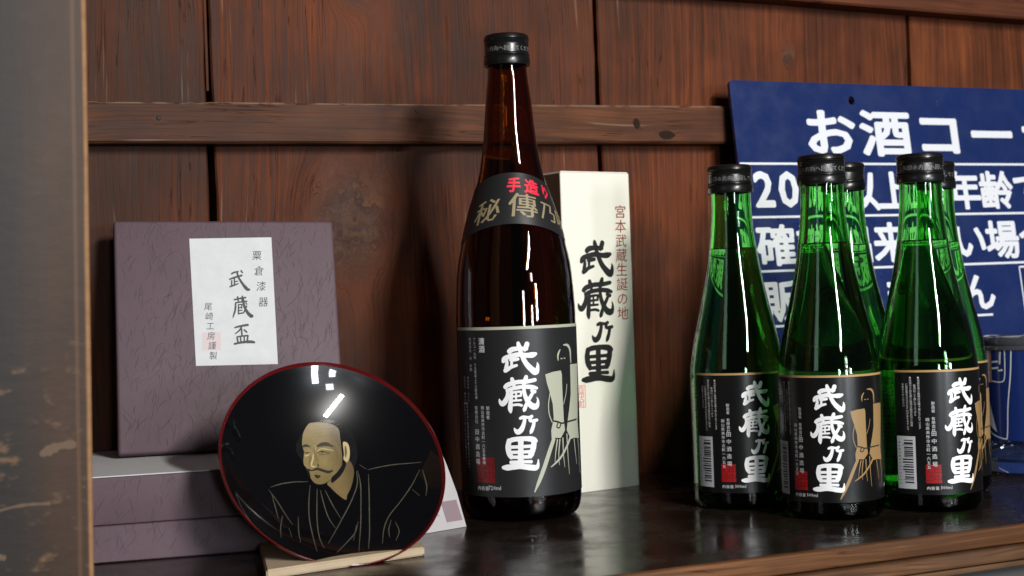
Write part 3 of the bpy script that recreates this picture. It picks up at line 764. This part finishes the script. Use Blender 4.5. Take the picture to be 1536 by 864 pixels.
# ------------------------------------------------------------------ purple paper-covered boxes
def washi(name, col, dark):
    m = mat(name, col, .62); t = NT(m); ov, x, y, z = t.obj()
    n1 = t.noise(ov, 26., 5., .65); n2 = t.noise(ov, 420., 3., .6)
    wv = t.n('ShaderNodeTexVoronoi', feature='DISTANCE_TO_EDGE'); mp_ = t.n('ShaderNodeMapping'); t.l(ov, mp_.inputs[0]); mp_.inputs['Scale'].default_value = (1.6, 1.6, .8)
    dn = t.n('ShaderNodeTexNoise'); t.l(mp_.outputs[0], dn.inputs['Vector']); dn.inputs['Scale'].default_value = 90
    mv = t.n('ShaderNodeMix', data_type='VECTOR'); mv.inputs[0].default_value = .012; t.l(mp_.outputs[0], mv.inputs[4]); t.l(dn.outputs['Color'], mv.inputs[5])
    t.l(mv.outputs[1], wv.inputs['Vector']); wv.inputs['Scale'].default_value = 100
    cr_ = t.smooth(wv.outputs['Distance'], .0, .06, 1., 0.)
    cr_ = t.math('MULTIPLY', cr_, t.smooth(t.noise(ov, 60., 3.), .48, .62))
    c = t.mix(n1, tuple(v*.72 for v in col), tuple(min(v*1.25, 1) for v in col)); c = t.mix(t.math('MULTIPLY', n2, .30), c, dark)
    c = t.mix(t.math('MULTIPLY', cr_, .16), c, dark)
    t.l(c, t.b.inputs['Base Color']); t.bump(t.math('SUBTRACT', t.math('MULTIPLY', n2, .5), t.math('MULTIPLY', cr_, .15)), .16, .0005)
    return m
PU = washi('purple_washi_paper', (.112, .070, .086), (.048, .026, .036)); PUD = washi('purple_washi_side', (.105, .055, .085), (.04, .018, .035))
fibm = mat('dark_paper_fibre', (.040, .026, .040), .7)
def fibres(parent, w, h, n, mp, seed, avoid=None):
    rnd = random.Random(seed); k = Ink()
    for i in range(n):
        x, y = rnd.uniform(.003, w-.003), rnd.uniform(.003, h-.003)
        if avoid and avoid[0] < x < avoid[2] and avoid[1] < y < avoid[3]: continue
        a = rnd.gauss(PI/2-.22, .30); L = rnd.uniform(.003, .013); pts = []; cu_ = rnd.uniform(-70, 70)
        wd = rnd.uniform(.00008, .00036)
        for j in range(5):
            pts.append((min(max(x, .001), w-.001), min(max(y, .001), h-.001), wd*(.5 if j in (0, 4) else 1))); x += math.cos(a)*L/4; y += math.sin(a)*L/4; a += cu_*L/4 + rnd.gauss(0, .25)
        k.stroke(pts, n=2, cap=False, lift=rnd.uniform(1e-5, 6e-5))
    o = k.build('paper_fibres', mp, fibm, parent); o['kind'] = 'stuff'
    return o
# upper box, leaning back against the planks
ub = empty('gift_box'); tag(ub, 'purple paper covered box standing upright with a white paper label, leaning on the planks', 'box')
Wd = Vector((.9563, .2919, -.0193)).normalized(); Uu = Vector((-.0553, .2451, .9679)); Uu = (Uu - Wd*Uu.dot(Wd)).normalized(); Bk = Wd.cross(Uu) * -1
mm = Matrix((Wd, Bk, Uu)).transposed().to_4x4(); mm.translation = Vector((-.2431, .8662, .0508)); ub.matrix_world = mm
box('lid', 0, .140, 0, .019, 0, .150, PU, ub, .0020, 3)
box('base', .0012, .1388, .0192, .030, .0012, .1488, PUD, ub, .0008, 1)
fibres(ub, .140, .150, 800, lambda x, y, l: (x, -l, y), 5)
wl_ = mat('white_washi_label', (.66, .67, .68), .7); t = NT(wl_); ov, x, y, z = t.obj()
t.l(t.mix(t.noise(ov, 90., 5., .7), (.55, .56, .57), (.74, .75, .76)), t.b.inputs['Base Color']); t.bump(t.noise(ov, 400., 3.), .15, .0004)
k = Ink(); k.add([(.0481, .0541), (.0993, .0538), (.0991, .1385), (.0466, .1377)], [(0, 1, 2, 3)])
pl_ = k.build('paper_label', lambda x, y, l: (x, -.00025-l, y), wl_, ub)
fm = lambda x, y, l: (x, -.00035-l, y)
k = Ink()
for i, ch in enumerate('粟倉漆器'): k.char(ch, .0892+.0009*i, .1262-i*.0104, .0064, .0068, bold=.006, slant=.10, res=2)
for i, ch in enumerate('尾崎工房謹製'): k.char(ch, .0570+.0004*i, .0925-i*.0064, .0051, .0055, bold=.0, slant=.12, res=2)
sf = .000162; bx, bz = .0479, .1388                       # main characters: strokes in a 628 x 864 field
for s_ in ([(285, 290, 8), (300, 282, 9), (325, 276, 7)], [(272, 322, 8), (300, 312, 9), (345, 300, 10)], [(318, 280, 9), (325, 310, 10), (345, 345, 12), (372, 380, 17), (386, 384, 12)], [(342, 272, 8), (350, 284, 7)],
           [(300, 318, 7), (300, 352, 7)], [(284, 330, 7), (283, 356, 7)], [(302, 336, 6), (318, 334, 6)], [(272, 366, 7), (295, 358, 8), (322, 348, 6)],
           [(295, 442, 8), (325, 436, 9), (362, 430, 9)], [(315, 426, 8), (318, 450, 7)], [(343, 422, 8), (340, 446, 7)], [(302, 460, 7), (330, 456, 8), (368, 452, 8)],
           [(302, 460, 8), (298, 500, 9), (288, 530, 8), (282, 548, 3)], [(318, 470, 6), (316, 526, 7)], [(318, 472, 6), (340, 470, 6)], [(318, 490, 6), (338, 488, 6)], [(318, 506, 6), (338, 504, 6)], [(316, 524, 7), (342, 520, 7)], [(338, 470, 6), (336, 492, 6)],
           [(348, 440, 9), (352, 480, 11), (370, 518, 15), (392, 540, 18), (398, 534, 9)], [(366, 480, 7), (352, 510, 7), (344, 522, 5)], [(362, 462, 7), (368, 470, 6)],
           [(292, 604, 8), (325, 596, 10), (368, 590, 12)], [(332, 598, 8), (318, 620, 8), (292, 640, 5)], [(330, 612, 8), (331, 648, 7)], [(345, 618, 7), (360, 632, 8)],
           [(302, 658, 7), (306, 690, 8)], [(302, 658, 7), (335, 654, 8), (366, 652, 8)], [(366, 652, 8), (360, 686, 8)], [(322, 658, 6), (323, 688, 7)], [(344, 656, 6), (343, 686, 7)], [(286, 698, 10), (330, 690, 12), (380, 688, 15), (402, 692, 11)]):
    k.stroke([(bx+(x-55)*sf*.66, bz-.0005-(y-75)*sf*.70, w*sf*.80) for x, y, w in s_], rough=.06)
k.v = [(x + .0, y, l) for x, y, l in k.v]
k.build('label_lettering', fm, mat('soft_black_ink', (.045, .045, .05), .6), pl_)
k = Ink(); k.poly([(.0525, .0640), (.0640, .0640), (.0640, .0755), (.0525, .0755)], lift=0)
k.build('faint_seal', lambda x, y, l: (x, -.00030-l, y), mat('faint_pink_ink', (.66, .56, .55), .7), pl_)
# lower box
lbx = empty('flat_gift_box', (-.2521, .7761, 0), R_(15)); tag(lbx, 'flat purple paper covered box lying on the shelf under the upright one', 'box')
box('base', .0010, .159, .0010, .144, .0002, .0210, PU, lbx, .0008, 1)
box('lid', 0, .160, 0, .145, .0213, .0472, PU, lbx, .0010, 2)
fibres(lbx, .160, .0472, 200, lambda x, y, l: (x, (-l if y > .0213 else .0010-l), y), 9)
sheet = box('pale_lid_layer', .0012, .1588, .0010, .1440, .0474, .0480, mat('pale_grey_layer', (.60, .60, .60), .7), None)  # thin pale grey layer covering the top of the lid
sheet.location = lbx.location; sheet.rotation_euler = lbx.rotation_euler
tag(sheet, 'pale grey layer on top of the flat purple box, under the upright one', 'paper')

# ------------------------------------------------------------------ lacquer dish on its stand
nn = Vector((.3781, -.7243, .5765)).normalized(); e1 = Vector((0, 0, 1)).cross(nn).normalized(); e2 = nn.cross(e1)
RD = .0642
dish = empty('lacquer_dish'); mm = Matrix((e1, e2, nn)).transposed().to_4x4(); mm.translation = Vector((-.1007, .7842, .0529)); dish.matrix_world = mm
tag(dish, 'round black lacquer dish with red rim and a painted portrait, tilted back', 'dish')
lac = mat('black_lacquer', (.0025, .0025, .0032), .24); lac.node_tree.nodes['Principled BSDF'].inputs['Specular IOR Level'].default_value = .16; lac.node_tree.nodes['Principled BSDF'].inputs['Coat Weight'].default_value = 1.0; lac.node_tree.nodes['Principled BSDF'].inputs['Coat Roughness'].default_value = .03
redl = mat('red_lacquer', (.10, .005, .006), .18); lac_out = mat('dark_red_lacquer', (.05, .006, .006), .2)
hz = lambda r: -.019*(1-(min(r, RD)/RD)**2.4)
ins = [(RD*i/40, hz(RD*i/40)) for i in range(39)]
bm = lathe_bm(ins + [(RD*.988, hz(RD*.983))], 128); from_bm('inner_bowl', bm, lac, dish, True)
bm = lathe_bm([(RD*.9755, hz(RD*.97)+.0001), (RD*.985, hz(RD*.985)+.0002), (RD*.994, .0004), (RD, .0002), (RD*1.003, -.0008), (RD*.998, -.0020), (RD*.985, -.0030)], 128); from_bm('rim', bm, redl, dish, True)
bm = lathe_bm([(RD*.986, -.0028), (RD*.9, -.0075), (RD*.7, -.0160), (RD*.45, -.0208), (.0200, -.0222), (0, -.0222)], 96); bmesh.ops.recalc_face_normals(bm, faces=bm.faces[:]); from_bm('outer_bowl', bm, lac_out, dish, True)
bm = lathe_bm([(.0200, -.0220), (.0205, -.0320), (.0190, -.0325), (.0180, -.0225)], 64); bmesh.ops.recalc_face_normals(bm, faces=bm.faces[:]); from_bm('foot', bm, lac_out, dish, True)
def dm(off=0.0):
    def f(x, y, l):
        x *= .001; y *= .001; r = math.hypot(x, y)
        return (x, y, hz(r)+.00012+off+l)
    return f
def dstroke(ink, pts, w, taper=True):
    n = len(pts); ink.stroke([(x, y, w*(.45 if taper and i in (0, n-1) else 1)) for i, (x, y) in enumerate(pts)], n=6, rough=.12)
def paintm(name, c1, c2, sc=160, rough=.35):
    m = mat(name, c1, rough); t = NT(m); ov, x, y, z = t.obj()
    t.l(t.mix(t.noise(ov, sc, 4., .65), c1, c2), t.b.inputs['Base Color']); return m
goldp = paintm('gold_skin_paint', (.15, .108, .038), (.29, .22, .088)); goldd = paintm('shaded_gold_paint', (.13, .09, .036), (.22, .155, .06)); hairp = paintm('painted_hair', (.005, .005, .005), (.016, .015, .015), 400, .15)
liner = paintm('thin_gold_line', (.05, .045, .030), (.12, .105, .072), 300); palep = paintm('pale_gold_paint', (.40, .31, .15), (.52, .42, .22)); darkp = mat('dark_brown_paint', (.022, .014, .008), .4)
t = NT(goldp); ov, x, y, z = t.obj(); bc_ = t.b.inputs['Base Color'].links[0].from_socket
brn = t.noise(t.comb(t.math('MULTIPLY', x, 300.), t.math('MULTIPLY', y, 500.), 2.), 1., 4., .6)
g1 = t.math('MAXIMUM', t.smooth(t.math('ADD', x, t.math('MULTIPLY', brn, .004)), .0050, .0135, 0., .80), t.smooth(t.math('ADD', y, t.math('MULTIPLY', brn, .006)), .0125, -.002, 0., .45))
g2 = t.smooth(t.math('ADD', y, t.math('MULTIPLY', brn, .006)), .034, .0375, 0., .6)
t.l(t.mix(t.math('MAXIMUM', g1, g2), bc_, (.085, .058, .024)), t.b.inputs['Base Color'])
t = NT(goldd); ov, x, y, z = t.obj(); bc_ = t.b.inputs['Base Color'].links[0].from_socket
t.l(t.mix(t.smooth(x, .006, .016, 0., .6), bc_, (.06, .04, .018)), t.b.inputs['Base Color'])
for nm, key, m_, of in (('painted_hair', 'hair', hairp, .00001), ('painted_hair', 'hair_left', hairp, .00001), ('painted_face', 'face', goldp, .00004), ('painted_neck', 'neck', goldd, .00003), ('painted_ear', 'ear', palep, .00007), ('painted_ear_hollow', 'ear_in', goldd, .00010), ('painted_beard', 'beard_left', hairp, .00008), ('painted_beard', 'jaw_hair', hairp, .00008)):
    k = Ink(); k.poly(FACE[key], lift=0, smooth=3); k.build(nm, dm(of), m_, dish, (2, 2))
k = Ink()
for key, w in (('eye_r', .55), ('eye_r2', .35), ('pupil', 1.1), ('eye_l', .7), ('nose2', .6), ('frown1', .35), ('frown2', .3)): dstroke(k, FL[key], w)
dstroke(k, FL['must_r'], 1.7); dstroke(k, FL['must_l'], 1.4); dstroke(k, FL['lip'], 2.2); dstroke(k, FL['brow_r'], 2.3); dstroke(k, FL['brow_l'], 1.8)
k.build('painted_features', dm(.00016), darkp, dish)
k = Ink(); dstroke(k, FL['nose_sh'], 1.6); dstroke(k, FL['cheek'], 1.5); dstroke(k, [(-3.3, 16.5), (-3.0, 12.0), (-2.2, 9.0)], .9); dstroke(k, [(9.5, 21.0), (11.0, 15.0), (10.2, 9.0), (6.5, 2.6)], 2.0); dstroke(k, [(-6.5, -1.6), (-4.0, -2.6), (-1.5, -2.0)], .9)
k.build('painted_shading', dm(.00008), goldd, dish)
k = Ink(); dstroke(k, FL['lid_r'], .6); dstroke(k, FL['lid_l2'], .8); dstroke(k, FL['nose'], 1.0); dstroke(k, [(-2.6, 19.6), (-2.4, 16.6)], .8)
k.build('painted_highlights', dm(.00012), palep, dish)
k = Ink()
for q in ROBE:
    q = [(x, y) for x, y in q if math.hypot(x, y) < 57]
    if len(q) > 1: dstroke(k, q, .52)
k.build('painted_robe_lines', dm(.00003), liner, dish)

stand = empty('dish_stand', (-.1295, .7216, 0)); tag(stand, 'small beige board under the tilted black dish', 'stand')
sm_ = mat('pale_bare_wood', (.55, .42, .28), .65); t = NT(sm_); ov, x, y, z = t.obj()
t.l(t.mix(t.noise(ov, 60., 4.), (.40, .30, .19), (.54, .43, .29)), t.b.inputs['Base Color'])
pts = [(0, 0), (.0770, .0513), (.0753, .0657), (.060, .090), (-.0197, .0893)]
prism('base_plate', pts, .0003, .0050, sm_, stand, .0008)
box('back_stop', .030, .050, .078, .082, .0052, .014, sm_, stand, .0008, 1)

# paper card leaning behind the dish
card = empty('paper_card', (-.033, .8659, 0)); tag(card, 'white paper card with a purple grey square, leaning behind the right side of the dish', 'card')
pw = mat('white_paper', (.68, .66, .67), .6); t = NT(pw); ov, x, y, z = t.obj(); t.l(t.mix(t.noise(ov, 70., 4.), (.40, .385, .39), (.56, .54, .54)), t.b.inputs['Base Color'])
o_ = Vector((-.033, .8659, 0)); a_ = (Vector((-.0554, .8465, 0))-o_).normalized(); b_ = Vector((-.0452, .885, .0388))-o_; n_ = a_.cross(b_).normalized()
if n_.y > 0: n_ = -n_
ww = a_; hh = (b_ - a_*0)
def cp(u, v, l=0.0, curl=0.0): return ww*u + hh*v + n_*(l+curl)
bm = bmesh.new(); shape = [(0, 0), (.0300, 0), (.0520, 0), (.0520, 1.0), (.026, 1.55), (.0035, 1.42), (.0005, .95), (-.0008, .50)]
fr = [bm.verts.new(cp(u, v, .0004)) for u, v in shape]; bk = [bm.verts.new(cp(u, v, -.0004)) for u, v in shape]
bm.faces.new(fr); bm.faces.new(bk[::-1])
for i in range(len(fr)): bm.faces.new((fr[i], bk[i], bk[(i+1) % len(fr)], fr[(i+1) % len(fr)]))
bmesh.ops.recalc_face_normals(bm, faces=bm.faces[:]); from_bm('sheet', bm, pw, card)
k = Ink(); k.rect(.0015, .10, .0135, .40); k.build('printed_square', lambda x, y, l: cp(x, y, .0006+l), mat('mauve_print', (.26, .19, .21), .6), card)
k = Ink()
for u, v in ((.019, .22), (.0175, .20), (.017, .52), (.021, .26), (.013, .80), (.0155, .74)): k.stroke([(u, v, .0004), (u+.0015, v+.03, .0007)], n=2)
k.build('printed_marks', lambda x, y, l: cp(x, y, .0006+l), mat('grey_print', (.20, .20, .20), .6), card)

# ------------------------------------------------------------------ blue sign
sg = empty('notice_sign'); tag(sg, 'dark blue notice board with white Japanese writing, leaning behind the green bottles', 'sign')
Wd = Vector((.9061, .4231, .0043)).normalized(); Uu = Vector((-.0595, .1175, .9913)); Uu = (Uu-Wd*Uu.dot(Wd)).normalized(); Bk = -Wd.cross(Uu)
mm = Matrix((Wd, Bk, Uu)).transposed().to_4x4(); mm.translation = Vector((.1726, 1.096, .2995)); sg.matrix_world = mm
WS, HS = .455, .3005
bm = bmesh.new(); cr0 = .004; outl = []
for cx_, cz_, a0 in ((cr0, -cr0, PI/2), (cr0, -HS+cr0, PI), (WS-cr0, -HS+cr0, 1.5*PI), (WS-cr0, -cr0, 2*PI)):
    for j in range(5): outl.append((cx_+cr0*math.cos(a0+j*PI/8), cz_+cr0*math.sin(a0+j*PI/8)))
hole = [(.1155+.0031*math.cos(2*PI*j/20), -.0138+.0036*math.sin(2*PI*j/20)) for j in range(20)]
ed = []
for loop in (outl, hole):
    vv = [bm.verts.new((x, 0, z)) for x, z in loop]
    ed += [bm.edges.new((vv[i], vv[(i+1) % len(vv)])) for i in range(len(vv))]
bmesh.ops.triangle_fill(bm, use_beauty=True, edges=ed)
r_ = bmesh.ops.extrude_face_region(bm, geom=bm.faces[:])
for v in [g for g in r_['geom'] if isinstance(g, bmesh.types.BMVert)]: v.co.y += .0030
bmesh.ops.recalc_face_normals(bm, faces=bm.faces[:])
bl = mat('blue_sign_enamel', (.012, .028, .15), .32); t = NT(bl); ov, x, y, z = t.obj()
sp_ = t.n('ShaderNodeTexVoronoi'); t.l(ov, sp_.inputs['Vector']); sp_.inputs['Scale'].default_value = 180
dots = t.math('MULTIPLY', t.smooth(sp_.outputs['Distance'], .03, .10, 1., 0.), t.smooth(t.noise(ov, 24., 3.), .55, .70))
t.l(t.mix(t.math('MULTIPLY', dots, .5), t.mix(t.noise(ov, 12., 4.), (.0078, .0195, .088), (.012, .028, .125)), (.40, .45, .60)), t.b.inputs['Base Color'])
t.l(t.smooth(t.noise(ov, 40., 4.), .3, .7, .24, .40), t.b.inputs['Roughness'])
from_bm('board', bm, bl, sg)
k = Ink()
for ch, s_ in zip('お酒コーナー', (.0903, .146, .2014, .2586, .316, .373)): k.char(ch, s_, -.0403, .0535, .0400, bold=.030, res=2)
for s_, ch in ((.0245, '2'), (.0475, '0')): k.latin(ch, s_-.0135, -.0870-.0125, .0385, .028, res=2)
for ch, s_ in zip('歳以上の年齢であること', (.078, .1135, .147, .183, .2195, .2550, .2915, .328, .364, .400, .436)): k.char(ch, s_, -.0880, .0375, .0335, bold=.028, res=2)
for ch, s_ in zip('確認出来ない場合は酒', (.0262, .064, .101, .1375, .180, .2190, .2545, .2915, .328, .364)): k.char(ch, s_, -.1300, .0375, .0335, bold=.028, res=2)
for ch, s_ in zip('販売しません', (.0262, .064, .101, .140, .180, .2205)): k.char(ch, s_, -.1732, .0375, .0335, bold=.028, res=2)
for x0, x1, zz in ((.001, .452, .0660), (.003, .452, .1080), (.006, .452, .1500), (.003, .2330, .1925)): k.rect(x0, -zz-.0009, x1, -zz+.0009)
for x0, z0_, x1, z1_ in ((.2680, -.1530, .4300, -.1545), (.2680, -.2700, .2692, -.1530), (.2680, -.2712, .4300, -.2700)): k.rect(min(x0, x1), min(z0_, z1_), max(x0, x1), max(z0_, z1_))
k.build('white_lettering', lambda x, y, l: (x, -.0003-l, y), mat('sign_white', (.78, .80, .84), .4), sg)

# ------------------------------------------------------------------ clear lidded cup at the right edge
jar = empty('glass_cup', (.3697, 1.030, 0), R_(-20)); tag(jar, 'round glass cup with blue print and dark lid, cut off at the right', 'cup')
bm = lathe_bm([(0, .001), (.0290, 0), (.0318, .0018), (.0330, .006), (.0330, .030), (.0330, .094), (.0318, .096), (.0312, .094), (.0312, .012), (.0295, .0088), (0, .0080)], 80); bmesh.ops.recalc_face_normals(bm, faces=bm.faces[:])
from_bm('glass', bm, G_clear, jar, True)
smoke = glass('smoky_plastic', (.16, .17, .18), .08, 1.45); smoke.node_tree.nodes['Principled BSDF'].inputs['Transmission Weight'].default_value = .7
bm = lathe_bm([(0, .0985), (.030, .0985), (.0338, .0975), (.0345, .0960), (.0345, .0925), (.0338, .0915), (.0345, .0905), (.0345, .0885), (.0333, .0880), (.0333, .0955), (.030, .0965), (0, .0965)], 80); bmesh.ops.recalc_face_normals(bm, faces=bm.faces[:])
from_bm('lid', bm, smoke, jar, True)
def jm(x, y, l): a = R_(x); r = .0333+l; return (r*math.sin(a), -r*math.cos(a), y)
k = Ink(); k.rect(-84, .0245, 70, .0900); wrap_ = k.build('blue_wrap', jm, mat('blue_cup_print', (.009, .022, .115), .16), jar, (3, 0))
for p in wrap_.data.polygons: p.use_smooth = True
jm2 = lambda x, y, l: jm(x, y, l+.00006)
k = Ink(); k.rect(-82, .0655, -47, .0892); k.build('white_panel', jm2, mat('cup_patch_white', (.80, .80, .80), .3), jar, (3, 0))  # white rectangle on the cup's left side, orange strip next to it
k = Ink(); k.rect(-46.9, .0655, -43.5, .0892); k.build('orange_stripe', jm2, mat('cup_stripe_orange', (.50, .20, .10), .4), jar, (3, 0))
k = Ink(); k.add([(-62, .0585), (-50, .0545), (-38, .0300), (-50, .0350), (-60, .0420)], [(0, 1, 2, 3, 4)]); k.build('small_label', jm2, mat_panel, jar, (3, 0))
kk_ = .0333/57.3
k = Ink()
for q in ([(-56, .0350), (-44, .0285), (-27, .0258), (-24, .0290), (-22, .050), (-18, .070), (-16, .0885)], [(-43, .0665), (-30, .0660), (-25, .0700), (-24, .0885)]):
    k0 = len(k.v); k.stroke([(a*kk_, z, .0009) for a, z in q], n=6); k.v[k0:] = [(x/kk_, y, l) for x, y, l in k.v[k0:]]
for q in ([(-42, .0800), (-34, .0805)], [(-42, .0755), (-34, .0760)], [(-30, .0870), (-31, .0790)], [(-33, .0740), (-28, .0745)]):
    k0 = len(k.v); k.stroke([(a*kk_, z, .0013) for a, z in q], n=4); k.v[k0:] = [(x/kk_, y, l) for x, y, l in k.v[k0:]]
k.build('white_outline', lambda x, y, l: jm(x, y, l+.0001), mat_panel, jar)
